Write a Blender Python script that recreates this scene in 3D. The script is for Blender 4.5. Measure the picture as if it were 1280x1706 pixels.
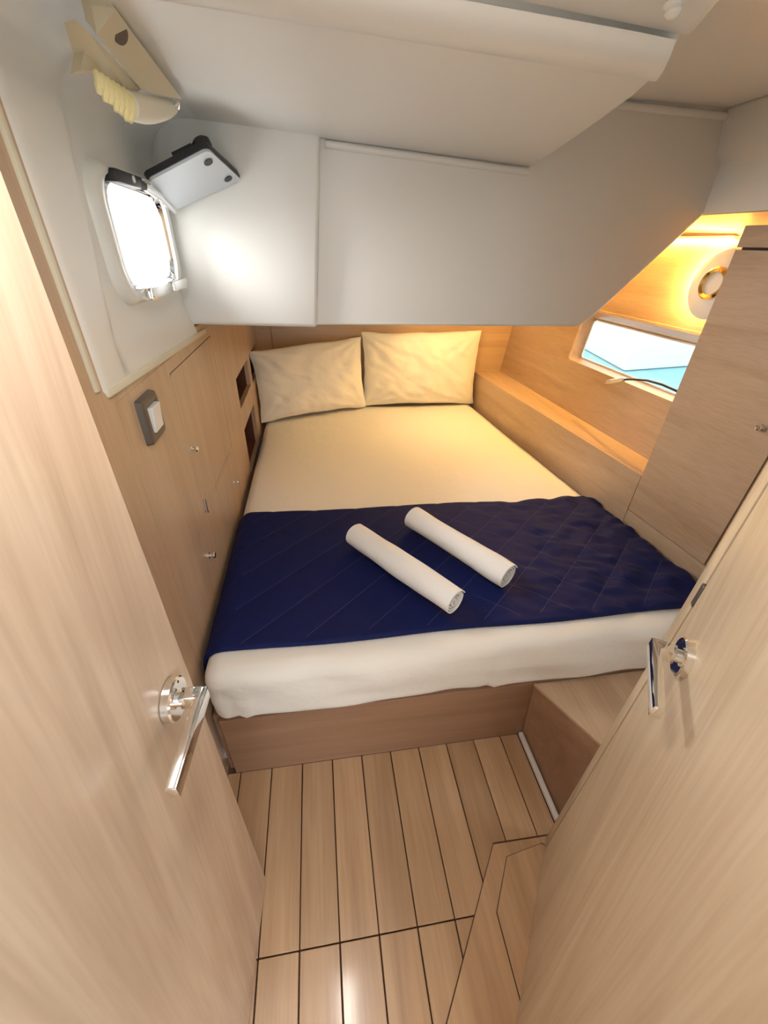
import bpy, bmesh, math, random
from mathutils import Vector, Matrix, noise

random.seed(4)
for o in list(bpy.data.objects):
    bpy.data.objects.remove(o)
S = bpy.context.scene
COL = S.collection

# ------------------------------------------------------------------ camera
cam_d = bpy.data.cameras.new('camera')
cam_d.sensor_fit = 'HORIZONTAL'
cam_d.sensor_width = 36.0
cam_d.lens = 19.336
cam_d.clip_start = 0.01
cam = bpy.data.objects.new('camera', cam_d)
COL.objects.link(cam)
cam.matrix_world = Matrix(((0.98887, 0.05914, -0.13652, 0.0),
                           (-0.14658, 0.54427, -0.82601, 0.0),
                           (0.02545, 0.83683, 0.54688, 1.5),
                           (0, 0, 0, 1)))
S.camera = cam

# ------------------------------------------------------------------ world, lights, exposure
SKY = 2.25
PORT = 190.0
LAMP_WARM = 9.5
STRIP = 75.0
BERTH = 2.4
CEIL = 2.6
EXPOSURE = 0.36

S.view_settings.view_transform = 'Standard'
S.view_settings.look = 'None'
S.view_settings.gamma = 1.0
S.view_settings.use_curve_mapping = False
S.view_settings.exposure = EXPOSURE

w = bpy.data.worlds.new('sky')
S.world = w
w.use_nodes = True
nt = w.node_tree
nt.nodes.clear()
wo = nt.nodes.new('ShaderNodeOutputWorld')
bg = nt.nodes.new('ShaderNodeBackground')
bg.inputs['Color'].default_value = (1.0, 0.985, 0.96, 1)
bg.inputs['Strength'].default_value = SKY
nt.links.new(bg.outputs[0], wo.inputs['Surface'])


def area_light(name, loc, target, sx, sy, energy, color):
    d = bpy.data.lights.new(name, 'AREA')
    d.shape = 'RECTANGLE'
    d.size, d.size_y = sx, sy
    d.energy = energy
    d.color = color
    o = bpy.data.objects.new(name, d)
    COL.objects.link(o)
    o.location = loc
    o.rotation_euler = (Vector(target) - Vector(loc)).to_track_quat('-Z', 'Y').to_euler()
    return o


# daylight standing outside the open porthole
area_light('porthole_daylight', (-1.15, 1.60, 1.85), (-0.38, 1.26, 1.49), 1.6, 0.9, PORT, (1.0, 1.0, 0.98))


# ------------------------------------------------------------------ helpers
def V(*a):
    return Vector(a)


def world_loc(o):
    v = Vector((0, 0, 0))
    while o is not None:
        v += o.location
        o = o.parent
    return v


def finish(bm, sharp=38):
    bmesh.ops.recalc_face_normals(bm, faces=bm.faces[:])
    lim = math.radians(sharp)
    for f in bm.faces:
        f.smooth = True
    for e in bm.edges:
        if len(e.link_faces) == 2:
            e.smooth = e.calc_face_angle(0) < lim
        else:
            e.smooth = False


def obj(name, bm, m, parent=None, sharp=38, recalc=True):
    """bm in world coordinates -> one mesh object"""
    if recalc:
        finish(bm, sharp)
    else:
        for f in bm.faces:
            f.smooth = True
    me = bpy.data.meshes.new(name)
    if parent is not None:
        off = world_loc(parent)
        bmesh.ops.translate(bm, verts=bm.verts[:], vec=-off)
    bm.to_mesh(me)
    bm.free()
    me.materials.append(m)
    o = bpy.data.objects.new(name, me)
    COL.objects.link(o)
    o.parent = parent
    return o


def tag(o, label, cat, group=None):
    o['label'] = label
    o['category'] = cat
    if group:
        o['group'] = group
    return o


def struct(o, label=None):
    o['kind'] = 'structure'
    if label:
        o['label'] = label
        o['category'] = {'w': 'wall', 'f': 'floor', 'c': 'ceiling', 'd': 'door', 't': 'trim', 'b': 'baseboard'}[o.name[0]] if not o.name.startswith('window') else 'window'
    return o


def thing(name, label, cat, loc, group=None):
    o = bpy.data.objects.new(name, None)
    o.empty_display_size = 0.05
    COL.objects.link(o)
    o.location = loc
    return tag(o, label, cat, group)


def sthing(name, label, loc):
    o = bpy.data.objects.new(name, None)
    o.empty_display_size = 0.05
    COL.objects.link(o)
    o.location = loc
    return struct(o, label)


def new():
    return bmesh.new()


def bev(bm, off, seg=2, geom=None):
    bmesh.ops.bevel(bm, geom=geom or bm.edges[:], offset=off, segments=seg, profile=0.5, affect='EDGES', clamp_overlap=True)
    return bm


def merge(dst, src):
    me = bpy.data.meshes.new('tmp')
    src.to_mesh(me)
    src.free()
    dst.from_mesh(me)
    bpy.data.meshes.remove(me)
    return dst


def prism(pts, vec, bevel=0, seg=2):
    bm = new()
    vec = Vector(vec)
    a = [bm.verts.new(Vector(p)) for p in pts]
    b = [bm.verts.new(Vector(p) + vec) for p in pts]
    bm.faces.new(a[::-1])
    bm.faces.new(b)
    n = len(pts)
    for i in range(n):
        bm.faces.new((a[i], a[(i + 1) % n], b[(i + 1) % n], b[i]))
    bmesh.ops.recalc_face_normals(bm, faces=bm.faces[:])
    if bevel:
        bev(bm, bevel, seg)
    return bm


def box(x0, x1, y0, y1, z0, z1, bevel=0, seg=2):
    return prism([(x0, y0, z0), (x1, y0, z0), (x1, y1, z0), (x0, y1, z0)], (0, 0, z1 - z0), bevel, seg)


def obox(c, u, v, wv, hu, hv, hw, bevel=0, seg=2):
    c, u, v, wv = Vector(c), Vector(u).normalized(), Vector(v).normalized(), Vector(wv).normalized()
    pts = [c - u * hu - v * hv - wv * hw, c + u * hu - v * hv - wv * hw, c + u * hu + v * hv - wv * hw, c - u * hu + v * hv - wv * hw]
    return prism(pts, wv * 2 * hw, bevel, seg)


def lathe(p, axis, prof, seg=24):
    """prof: list of (distance along axis, radius)"""
    p, axis = Vector(p), Vector(axis).normalized()
    a = axis.orthogonal().normalized()
    b = axis.cross(a)
    bm = new()
    rings = []
    for d, r in prof:
        if r < 1e-6:
            rings.append([bm.verts.new(p + axis * d)])
        else:
            rings.append([bm.verts.new(p + axis * d + (a * math.cos(t) + b * math.sin(t)) * r)
                          for t in [2 * math.pi * k / seg for k in range(seg)]])
    for r0, r1 in zip(rings, rings[1:]):
        for k in range(seg):
            k2 = (k + 1) % seg
            if len(r0) == 1 and len(r1) == 1:
                continue
            if len(r0) == 1:
                bm.faces.new((r0[0], r1[k], r1[k2]))
            elif len(r1) == 1:
                bm.faces.new((r0[k], r0[k2], r1[0]))
            else:
                bm.faces.new((r0[k], r0[k2], r1[k2], r1[k]))
    if len(rings[0]) > 1:
        bm.faces.new(rings[0][::-1])
    if len(rings[-1]) > 1:
        bm.faces.new(rings[-1])
    return bm


def tube(path, r, seg=10, rr=None):
    path = [Vector(p) for p in path]
    bm = new()
    rings = []
    ref = None
    for i, p in enumerate(path):
        t = (path[min(i + 1, len(path) - 1)] - path[max(i - 1, 0)]).normalized()
        if ref is None:
            ref = t.orthogonal().normalized()
        ref = (ref - t * ref.dot(t)).normalized()
        b = t.cross(ref)
        ri = rr[i] if rr else r
        rings.append([bm.verts.new(p + (ref * math.cos(q) + b * math.sin(q)) * ri) for q in [2 * math.pi * k / seg for k in range(seg)]])
    for r0, r1 in zip(rings, rings[1:]):
        for k in range(seg):
            k2 = (k + 1) % seg
            bm.faces.new((r0[k], r0[k2], r1[k2], r1[k]))
    bm.faces.new(rings[0][::-1])
    bm.faces.new(rings[-1])
    return bm


def rrect(u0, u1, v0, v1, r, seg=6):
    pts = []
    for cx, cy, a0 in ((u1 - r, v1 - r, 0), (u0 + r, v1 - r, 90), (u0 + r, v0 + r, 180), (u1 - r, v0 + r, 270)):
        for k in range(seg + 1):
            a = math.radians(a0 + 90 * k / seg)
            pts.append((cx + r * math.cos(a), cy + r * math.sin(a)))
    return pts


def loft(loops, closed=False):
    bm = new()
    L = [[bm.verts.new(Vector(p)) for p in lp] for lp in loops]
    n = len(L[0])
    pairs = list(zip(L, L[1:]))
    if closed:
        pairs.append((L[-1], L[0]))
    for a, b in pairs:
        for i in range(n):
            bm.faces.new((a[i], a[(i + 1) % n], b[(i + 1) % n], b[i]))
    return bm


def panel_holes(us, vs, holes, to3d, tvec):
    """rectangular panel with rectangular holes; us/vs sorted extents, holes [(u0,u1,v0,v1)]"""
    U = sorted(set(list(us) + [h[0] for h in holes] + [h[1] for h in holes]))
    Vv = sorted(set(list(vs) + [h[2] for h in holes] + [h[3] for h in holes]))
    bm = new()
    g = [[bm.verts.new(Vector(to3d(u, v))) for v in Vv] for u in U]
    for i in range(len(U) - 1):
        for j in range(len(Vv) - 1):
            cu, cv = (U[i] + U[i + 1]) / 2, (Vv[j] + Vv[j + 1]) / 2
            if any(h[0] < cu < h[1] and h[2] < cv < h[3] for h in holes):
                continue
            bm.faces.new((g[i][j], g[i + 1][j], g[i + 1][j + 1], g[i][j + 1]))
    bmesh.ops.delete(bm, geom=[v for v in bm.verts if not v.link_faces], context='VERTS')
    r = bmesh.ops.extrude_face_region(bm, geom=bm.faces[:] )
    bmesh.ops.translate(bm, verts=[e for e in r['geom'] if isinstance(e, bmesh.types.BMVert)], vec=Vector(tvec))
    bmesh.ops.recalc_face_normals(bm, faces=bm.faces[:])
    return bm


def sst(a, b, x):
    t = max(0.0, min(1.0, (x - a) / (b - a)))
    return t * t * (3 - 2 * t)


# ------------------------------------------------------------------ materials
def mat(name, color, rough=0.5, metal=0.0, **k):
    m = bpy.data.materials.new(name)
    m.use_nodes = True
    b = m.node_tree.nodes['Principled BSDF']
    b.inputs['Base Color'].default_value = (*color, 1)
    b.inputs['Roughness'].default_value = rough
    b.inputs['Metallic'].default_value = metal
    for kk, v in k.items():
        b.inputs[kk.replace('_', ' ')].default_value = v
    return m


def bump_noise(m, scale, strength, dist, stretch=(1, 1, 1), detail=3):
    t = m.node_tree
    b = t.nodes['Principled BSDF']
    tc = t.nodes.new('ShaderNodeTexCoord')
    mp = t.nodes.new('ShaderNodeMapping')
    mp.inputs['Scale'].default_value = stretch
    n = t.nodes.new('ShaderNodeTexNoise')
    n.inputs['Scale'].default_value = scale
    n.inputs['Detail'].default_value = detail
    bp = t.nodes.new('ShaderNodeBump')
    bp.inputs['Strength'].default_value = strength
    bp.inputs['Distance'].default_value = dist
    t.links.new(tc.outputs['Object'], mp.inputs['Vector'])
    t.links.new(mp.outputs[0], n.inputs['Vector'])
    t.links.new(n.outputs[0], bp.inputs['Height'])
    t.links.new(bp.outputs[0], b.inputs['Normal'])
    return m


def wood(name, light, mid, dark, axis, rough=0.35, grain=1.0, rnd=0.0, rot=(0, 0, 0), coat=0.15, distort=0.6):
    """oak veneer: grain runs along axis ('X','Y','Z')"""
    m = mat(name, mid, rough)
    t = m.node_tree
    b = t.nodes['Principled BSDF']
    b.inputs['Coat Weight'].default_value = coat
    b.inputs['Coat Roughness'].default_value = 0.12 if coat > 0.3 else 0.25
    N = t.nodes.new
    L = t.links.new
    tc = N('ShaderNodeTexCoord')
    vec = tc.outputs['Object']
    if rnd:
        oi = N('ShaderNodeObjectInfo')
        mul = N('ShaderNodeVectorMath'); mul.operation = 'SCALE'
        mul.inputs[0].default_value = (7.3, 3.1, 5.7)
        L(oi.outputs['Random'], mul.inputs['Scale'])
        add = N('ShaderNodeVectorMath'); add.operation = 'ADD'
        L(vec, add.inputs[0]); L(mul.outputs[0], add.inputs[1])
        vec = add.outputs[0]
    mr = N('ShaderNodeMapping')
    mr.inputs['Rotation'].default_value = rot
    L(vec, mr.inputs['Vector'])
    vec = mr.outputs[0]
    lo, hi = 1.1 * grain, 14.0 * grain
    sc = {'X': (lo, hi, hi), 'Y': (hi, lo, hi), 'Z': (hi, hi, lo)}[axis]
    mp = N('ShaderNodeMapping'); mp.inputs['Scale'].default_value = sc
    L(vec, mp.inputs['Vector'])
    n1 = N('ShaderNodeTexNoise')
    n1.inputs['Scale'].default_value = 0.9
    n1.inputs['Detail'].default_value = 5
    n1.inputs['Roughness'].default_value = 0.55
    n1.inputs['Distortion'].default_value = distort
    L(mp.outputs[0], n1.inputs['Vector'])
    cr = N('ShaderNodeValToRGB')
    e = cr.color_ramp.elements
    e[0].position, e[0].color = 0.25, (*dark, 1)
    e[1].position, e[1].color = 0.78, (*light, 1)
    k = e.new(0.5); k.color = (*mid, 1)
    L(n1.outputs[0], cr.inputs['Fac'])
    # fine pores
    mp2 = N('ShaderNodeMapping'); mp2.inputs['Scale'].default_value = tuple(q * (3.2 if q > 3 * grain else 1.6) for q in sc)
    L(vec, mp2.inputs['Vector'])
    n2 = N('ShaderNodeTexNoise'); n2.inputs['Scale'].default_value = 4.0; n2.inputs['Detail'].default_value = 2
    L(mp2.outputs[0], n2.inputs['Vector'])
    mx = N('ShaderNodeMix'); mx.data_type = 'RGBA'; mx.blend_type = 'MULTIPLY'
    mx.inputs['Factor'].default_value = 0.16
    cr2 = N('ShaderNodeValToRGB')
    cr2.color_ramp.elements[0].position = 0.35
    cr2.color_ramp.elements[1].position = 0.6
    cr2.color_ramp.elements[0].color = (0.5, 0.42, 0.35, 1)
    L(n2.outputs[0], cr2.inputs['Fac'])
    L(cr.outputs[0], mx.inputs['A'])
    L(cr2.outputs[0], mx.inputs['B'])
    out = mx.outputs['Result']
    if rnd:
        hs = N('ShaderNodeHueSaturation')
        mrn = N('ShaderNodeMapRange')
        mrn.inputs['To Min'].default_value = 1 - rnd
        mrn.inputs['To Max'].default_value = 1 + rnd
        L(oi.outputs['Random'], mrn.inputs['Value'])
        L(mrn.outputs[0], hs.inputs['Value'])
        L(out, hs.inputs['Color'])
        out = hs.outputs[0]
    L(out, b.inputs['Base Color'])
    bp = N('ShaderNodeBump'); bp.inputs['Strength'].default_value = 0.05; bp.inputs['Distance'].default_value = 0.002
    L(n2.outputs[0], bp.inputs['Height'])
    L(bp.outputs[0], b.inputs['Normal'])
    return m


OAK_L, OAK_M, OAK_D = (0.62, 0.455, 0.315), (0.55, 0.39, 0.262), (0.45, 0.305, 0.195)
M = {}
M['oak_z'] = wood('oak_veneer_upright_grain', OAK_L, OAK_M, OAK_D, 'Z', 0.34)
M['oak_y'] = wood('oak_veneer_lengthwise_grain', OAK_L, OAK_M, OAK_D, 'Y', 0.34)
M['oak_x'] = wood('oak_veneer_crosswise_grain', OAK_L, OAK_M, OAK_D, 'X', 0.34)
M['oak_door'] = wood('oak_door_veneer', (0.74, 0.60, 0.475), (0.62, 0.48, 0.36), (0.48, 0.35, 0.25), 'Z', 0.33, 0.7, rot=(0.12, 0.0, 0), distort=1.6)
M['oak_door2'] = wood('oak_door_veneer_pale', (0.77, 0.655, 0.49), (0.66, 0.53, 0.375), (0.52, 0.40, 0.27), 'Z', 0.33, 0.7, rot=(0.16, -0.10, 0), distort=1.6)
M['plank'] = wood('teak_plank', (0.66, 0.45, 0.275), (0.53, 0.345, 0.20), (0.40, 0.245, 0.135), 'Y', 0.3, 0.75, rnd=0.08, coat=0.4)
M['base'] = wood('oak_base_panel', (0.40, 0.245, 0.16), (0.345, 0.205, 0.13), (0.28, 0.16, 0.10), 'X', 0.38)  # oak with the shade on bed base and step put into its colour
M['joint'] = mat('dark_joint_seal', (0.06, 0.025, 0.012), 0.7)
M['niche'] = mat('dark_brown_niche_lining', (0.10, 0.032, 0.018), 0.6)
M['gel'] = bump_noise(mat('white_gelcoat', (0.81, 0.805, 0.775), 0.33), 3.0, 0.04, 0.01)
M['gel_rim'] = mat('cream_liner_edge', (0.70, 0.66, 0.52), 0.45)
M['chrome'] = mat('polished_chrome', (0.86, 0.87, 0.88), 0.07, 1.0)
M['satin'] = mat('satin_aluminium', (0.72, 0.74, 0.76), 0.28, 0.85)
M['brass'] = mat('brass', (0.85, 0.60, 0.25), 0.2, 1.0)
M['black'] = mat('black_rubber', (0.015, 0.015, 0.018), 0.45)
M['sheet'] = bump_noise(mat('white_cotton_sheet', (0.84, 0.82, 0.78), 0.85), 5.0, 0.4, 0.03, (1, 0.6, 1.6), 4)
M['pillow'] = bump_noise(mat('white_pillow_cotton', (0.85, 0.83, 0.77), 0.85), 9.0, 0.4, 0.02, (1, 1, 1), 3)
M['towel'] = bump_noise(mat('white_terry_towel', (0.88, 0.87, 0.86), 0.95), 220.0, 0.35, 0.003)
M['navy'] = bump_noise(mat('navy_quilt_cloth', (0.005, 0.0105, 0.080), 0.65, Specular_IOR_Level=0.18), 14.0, 0.25, 0.012, (1, 1, 1), 4)
M['stitch'] = mat('navy_stitching', (0.045, 0.05, 0.15), 0.7)
M['switch_grey'] = mat('grey_switch_frame', (0.13, 0.11, 0.095), 0.35, 0.3)
M['white_plastic'] = mat('white_plastic', (0.82, 0.82, 0.80), 0.35)
M['cream'] = bump_noise(mat('cream_canvas', (0.66, 0.58, 0.42), 0.8), 60.0, 0.2, 0.004)
M['cream_light'] = mat('cream_plastic', (0.80, 0.76, 0.62), 0.5)
M['yellow_pleat'] = mat('pale_yellow_pleats', (0.95, 0.84, 0.46), 0.7)
M['pane_white'] = mat('frosted_pane', (0.58, 0.63, 0.68), 0.18)
M['white_strip'] = mat('white_floor_strip', (0.80, 0.79, 0.80), 0.4)


def emis(name, color, strength):
    m = mat(name, (0.8, 0.8, 0.8), 0.5)
    b = m.node_tree.nodes['Principled BSDF']
    b.inputs['Emission Color'].default_value = (*color, 1)
    b.inputs['Emission Strength'].default_value = strength
    return m


M['led'] = emis('warm_led_strip', (1.0, 0.55, 0.10), STRIP)
M['bulb'] = emis('warm_lamp_glass', (1.0, 0.62, 0.24), 1.2)
M['ceil_led'] = emis('white_lamp_diffuser', (1.0, 0.93, 0.84), 10.0)

g = bpy.data.materials.new('clear_window_glass')
g.use_nodes = True
t_ = g.node_tree
t_.nodes.clear()
go = t_.nodes.new('ShaderNodeOutputMaterial')
gm = t_.nodes.new('ShaderNodeMixShader')
gt = t_.nodes.new('ShaderNodeBsdfTransparent')
gt.inputs[0].default_value = (0.94, 0.98, 1.0, 1)
gg = t_.nodes.new('ShaderNodeBsdfGlossy')
gg.inputs['Roughness'].default_value = 0.02
gm.inputs[0].default_value = 0.06
t_.links.new(gt.outputs[0], gm.inputs[1])
t_.links.new(gg.outputs[0], gm.inputs[2])
t_.links.new(gm.outputs[0], go.inputs['Surface'])
M['glass'] = g

# ================================================================== STRUCTURE
XL = -0.38          # left wall plane
YH = 2.90           # head wall plane
ZT = 0.53           # mattress top


def xr(y):          # right furniture front, slightly converging toward the head
    return 1.285 - 0.0972 * (y - 1.0)


def xh(y, z):       # hull lining plane
    return 1.388 - 0.0607 * (y - 1.43) + 0.115 * (z - 0.743)


# ---------------- floor
floor = struct(obj('floor', box(XL - 0.02, 1.30, -1.2, 0.80, -0.05, -0.012), M['joint']), 'teak cabin floor of long planks with dark joints')
cols = [XL, -0.337] + [-0.337 + 0.1015 * k for k in range(1, 17)]
rows = [(-1.19, -0.155), (-0.151, 0.287), (0.2905, 0.7375)]
for y0, y1 in rows:
    for x0, x1 in zip(cols, cols[1:]):
        if x0 > 0.62 and y0 > 0.28:
            continue
        if x1 > 0.645 and y0 > 0.28:
            x1 = 0.644
        bm = box(-(x1 - x0) / 2 + 0.0016, (x1 - x0) / 2 - 0.0016, -(y1 - y0) / 2 - 0.0002, (y1 - y0) / 2 + 0.0002, -0.012, 0.0, 0.0012, 1)
        p = obj('plank', bm, M['plank'])
        p.parent = floor
        p.location = ((x0 + x1) / 2, (y0 + y1) / 2, 0)
# wedge shaped floor hatch in front of the pale door
outl = [(0.433, 0.431), (0.640, 0.4275), (0.640, 0.36), (0.445, 0.03), (0.20, -0.15), (0.03, -0.15), (0.203, 0.122)]
cx, cy = sum(p[0] for p in outl) / 7, sum(p[1] for p in outl) / 7
obj('hatch_seal', prism([(cx + (x - cx) * 1.022, cy + (y - cy) * 1.014, -0.004) for x, y in outl], (0, 0, 0.0048)), M['joint'], floor)
obj('hatch_board', prism([(x, y, -0.004) for x, y in outl], (0, 0, 0.0065), 0.001, 1), M['plank'], floor)
inl = [(0.461, 0.396), (0.575, 0.412), (0.610, 0.39), (0.425, 0.135), (0.386, 0.128), (0.388, 0.286)]
cx, cy = sum(p[0] for p in inl) / 6, sum(p[1] for p in inl) / 6
obj('hatch_seal', prism([(cx + (x - cx) * 1.03, cy + (y - cy) * 1.012, 0.001) for x, y in inl], (0, 0, 0.0022)), M['joint'], floor)
obj('hatch_board', prism([(x, y, 0.0015) for x, y in inl], (0, 0, 0.0055), 0.0015, 1), M['plank'], floor)
struct(obj('baseboard_right', box(0.645, 0.661, 0.46, 0.736, -0.002, 0.016, 0.003), M['white_strip']), 'white strip along the floor below the side step')

# ---------------- left wall with lockers and niches
LOCK_U = (1.152, 1.674, 0.772, 1.203)
LOCK_D = (1.05, 1.63, 0.50, 0.760)
NI = [(2.007, 2.407, 0.812, 0.953), (2.003, 2.400, 0.475, 0.706), (2.492, 2.80, 0.80, 0.955)]
wl = struct(obj('wall_left', panel_holes((0.824, YH), (0.0, 1.234), [LOCK_U, LOCK_D] + NI, lambda u, v: (XL, u, v), (-0.022, 0, 0)), M['oak_z']),
            'oak panelled wall beside the bed with locker doors and niches')
post = obj('panel', box(XL - 0.022, XL, -1.2, 0.8225, 0.0, 1.95), M['oak_z'], wl)


obj('panel', box(XL - 0.022, XL - 0.0008, 0.8245, 1.50, 1.2342, 1.2515), M['oak_z'], wl)
obj('panel', box(XL - 0.064, XL - 0.0008, 1.501, YH, 1.2342, 1.2580), M['oak_z'], wl)  # filler added where daylight leaked in between wall and moulding
obj('backing_board', box(XL - 0.064, XL - 0.0225, 0.78, 1.50, 1.2255, 1.2515), M['oak_z'], wl)  # unseen board added to stop daylight leaking in behind the wall


def locker(hole, rad, gap=0.0032):
    y0, y1, z0, z1 = hole
    pts = [(XL, a, b) for a, b in rrect(y0 + gap, y1 - gap, z0 + gap * 0.5, z1 - gap, rad)]
    obj('locker_backing', box(XL - 0.05, XL - 0.0225, y0 - 0.02, y1 + 0.02, z0 - 0.02, z1 + 0.02), M['joint'], wl)
    return obj('locker_door', prism(pts, (-0.018, 0, 0)), M['oak_z'], wl)


def knob(p, n, r, parent, m='chrome', name='knob'):
    return obj(name, lathe(p, n, [(0, r * 0.9), (0.002, r * 0.9), (0.003, r * 0.45), (0.010, r * 0.45), (0.012, r * 0.85), (0.016, r), (0.020, r * 0.8), (0.022, 0)], 16), M[m], parent)


ld = locker(LOCK_U, 0.012)
knob((XL, 1.170, 0.984), (1, 0, 0), 0.0085, ld)
obj('hinge_pin', tube([(XL + 0.004, 1.166, 0.768), (XL + 0.004, 1.166, 0.815)], 0.0045, 10), M['chrome'], ld)
ld2 = locker(LOCK_D, 0.012, 0.0012)
knob((XL, 1.090, 0.653), (1, 0, 0), 0.011, ld2)
knob((XL, 1.586, 0.645), (1, 0, 0), 0.007, ld2)
for i, (y0, y1, z0, z1) in enumerate(NI):
    loop = lambda x, q: [(x, y0 - q, z0 - q), (x, y1 + q, z0 - q), (x, y1 + q, z1 + q), (x, y0 - q, z1 + q)]
    bm = loft([loop(XL - 0.022, 0.0), loop(XL - 0.16, 0.0)])
    bm.verts.ensure_lookup_table()
    bm.faces.new([bm.verts[k] for k in (4, 5, 6, 7)])
    o = obj('niche_lining', bm, M['niche'], wl)

# ---------------- head wall
wh = struct(obj('wall_head', box(-0.42, 1.40, YH + 0.012, YH + 0.04, 0.0, 1.32), M['joint']), 'oak wall behind the pillows')
obj('panel', box(-0.40, -0.287, YH, YH + 0.0125, 0.0, 1.30, 0.001, 1), M['oak_x'], wh)
obj('panel', box(-0.284, 1.40, YH, YH + 0.0125, 0.0, 1.30, 0.001, 1), M['oak_x'], wh)

# ---------------- right hull lining with window
WO = (1.36, 2.203, 0.982, 1.240)
hull = struct(obj('wall_right', panel_holes((0.30, YH + 0.01), (0.70, 1.548), [WO], lambda u, v: (xh(u, v), u, v), (0.02, 0, 0)), M['oak_y']),
              'honey oak hull lining above the side shelf')
win2 = sthing('window_2', 'long low hull window with deep oak reveal above the shelf', (xh(1.78, 0.98), 1.78, 0.98))


def wl_loop(q, off, rad):
    y0, y1, z0, z1 = WO
    dy0, dy1, dz0, dz1 = q
    return [(xh(a, b) + off, a, b) for a, b in rrect(y0 + dy0, y1 - dy1, z0 + dz0, z1 - dz1, rad, 5)]


fr = loft([wl_loop((-0.004,) * 4, -0.0015, 0.02), wl_loop((0.006,) * 4, -0.0015, 0.02), wl_loop((0.02, 0.028, 0.016, 0.048), 0.055, 0.02), wl_loop((-0.03, -0.03, -0.03, -0.03), 0.055, 0.02)], closed=True)
obj('reveal', fr, M['oak_y'], win2, 30)
seal = loft([wl_loop((0.02, 0.028, 0.016, 0.048), 0.050, 0.02), wl_loop((0.028, 0.036, 0.022, 0.054), 0.050, 0.018), wl_loop((0.028, 0.036, 0.022, 0.054), 0.056, 0.018), wl_loop((0.02, 0.028, 0.016, 0.048), 0.056, 0.02)], closed=True)
obj('glass_seal', seal, M['white_plastic'], win2)
bm = new()
a = [bm.verts.new(p) for p in wl_loop((0.012, 0.012, 0.012, 0.03), 0.0545, 0.018)]
bm.faces.new(a)
r_ = bmesh.ops.extrude_face_region(bm, geom=bm.faces[:])
bmesh.ops.translate(bm, verts=[e for e in r_['geom'] if isinstance(e, bmesh.types.BMVert)], vec=(0.006, 0, 0))
obj('pane', bm, M['glass'], win2)

# soffit between hull lining and white liner
sof = struct(obj('ceiling_soffit', prism([(1.312, 0.3, 1.603), (1.48, 0.3, 1.5495), (1.50, 0.3, 1.60), (1.312, 0.3, 1.64)], (0, YH - 0.3, 0)), M['oak_y']),
             'oak soffit below the side deck above the window')

# ---------------- overhead moulding across the berth (white)
YF = 1.525
face = [(-0.44, 1.262), (0.957, 1.257), (1.000, 1.285), (1.296, 1.590), (1.312, 1.615), (1.312, 2.0), (-0.44, 2.0)]
wo_ = prism([(x, YF, z) for x, z in face], (0, YH - YF - 0.002, 0))
bev(wo_, 0.010, 3, [e for e in wo_.edges if all(abs(v.co.y - YF) < 1e-4 for v in e.verts)])
ov = struct(obj('wall_overhead', wo_, M['gel'], None, 50), 'white moulded bulkhead of the cockpit well hanging over the bed')
# proud block on its left part
bl = prism([(-0.42, 1.492, 1.2665), (0.004, 1.492, 1.2575), (0.045, 1.492, 1.78), (-0.42, 1.492, 1.80)], (0, 0.05, 0))
bev(bl, 0.012, 3, [e for e in bl.edges if e.verts[0].co.y < 1.5 or e.verts[1].co.y < 1.5])
obj('proud_block', bl, M['gel'], ov, 50)

# ---------------- ceiling


def zc(x):
    return 1.735 - 0.055 * (x - 0.035)


def slab(outline, dz, top, bevel=0.0):
    bm = new()
    a = [bm.verts.new((x, y, zc(x) + dz)) for x, y in outline]
    b = [bm.verts.new((x, y, top)) for x, y in outline]
    bm.faces.new(a[::-1])
    bm.faces.new(b)
    n = len(a)
    for i in range(n):
        bm.faces.new((a[i], a[(i + 1) % n], b[(i + 1) % n], b[i]))
    bmesh.ops.recalc_face_normals(bm, faces=bm.faces[:])
    if bevel:
        low = set(a)
        bev(bm, bevel, 3, [e for e in bm.edges if e.verts[0].co.z < 1.8 and e.verts[1].co.z < 1.8])
    return bm


ceil = struct(obj('ceiling', slab([(-0.30, 0.70), (0.472, 0.70), (0.505, 0.76), (0.538, 0.87), (0.60, 1.15), (0.674, 1.53), (-0.30, 1.53)], 0.0, 1.93, 0.012), M['gel'], None, 50),
              'white moulded cabin ceiling with a rounded bead')
obj('near_panel', slab([(-0.45, -1.2), (0.42, -1.2), (0.40, 0.35), (0.436, 0.572), (0.483, 0.69), (-0.45, 0.69)], 0.010, 1.94, 0.012), M['gel'], ceil, 50)
# rounded bead
bm = new()
rg = []
for k in range(13):
    x = -0.36 + (0.478 + 0.36) * k / 12
    yc = 0.742 - 0.018 * (x - 0.03) / 0.5
    sk = 0.45 if k == 12 else 0.0
    rg.append([bm.verts.new((x + sk * 0.046 * math.cos(q), yc + 0.046 * math.cos(q), zc(x) + 0.006 - 0.022 * math.sin(q))) for q in [math.pi * j / 10 for j in range(11)]])
for a, b in zip(rg, rg[1:]):
    for j in range(10):
        bm.faces.new((a[j], a[j + 1], b[j + 1], b[j]))
for r in rg:
    bm.faces.new((r[0], r[-1], rg[rg.index(r) - 1][-1], rg[rg.index(r) - 1][0])) if rg.index(r) else None
bm.faces.new(rg[0]); bm.faces.new(rg[-1][::-1])
obj('bead', bm, M['gel'], ceil, 60)
# cornice moulding where ceiling meets the bulkhead
obj('cornice', tube([(0.055, 1.522, zc(0.055) - 0.010), (0.66, 1.522, zc(0.66) - 0.012)], 0.010, 12), M['gel'], ceil, 60)
# higher side-deck ceiling
obj('side_deck_panel', box(0.40, 1.34, -1.2, 1.54, 1.862, 1.94), M['gel'], ceil)
obj('cornice', tube([(0.60, 1.522, 1.853), (1.262, 1.522, 1.843)], 0.010, 12), M['gel'], ceil, 60)

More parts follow.
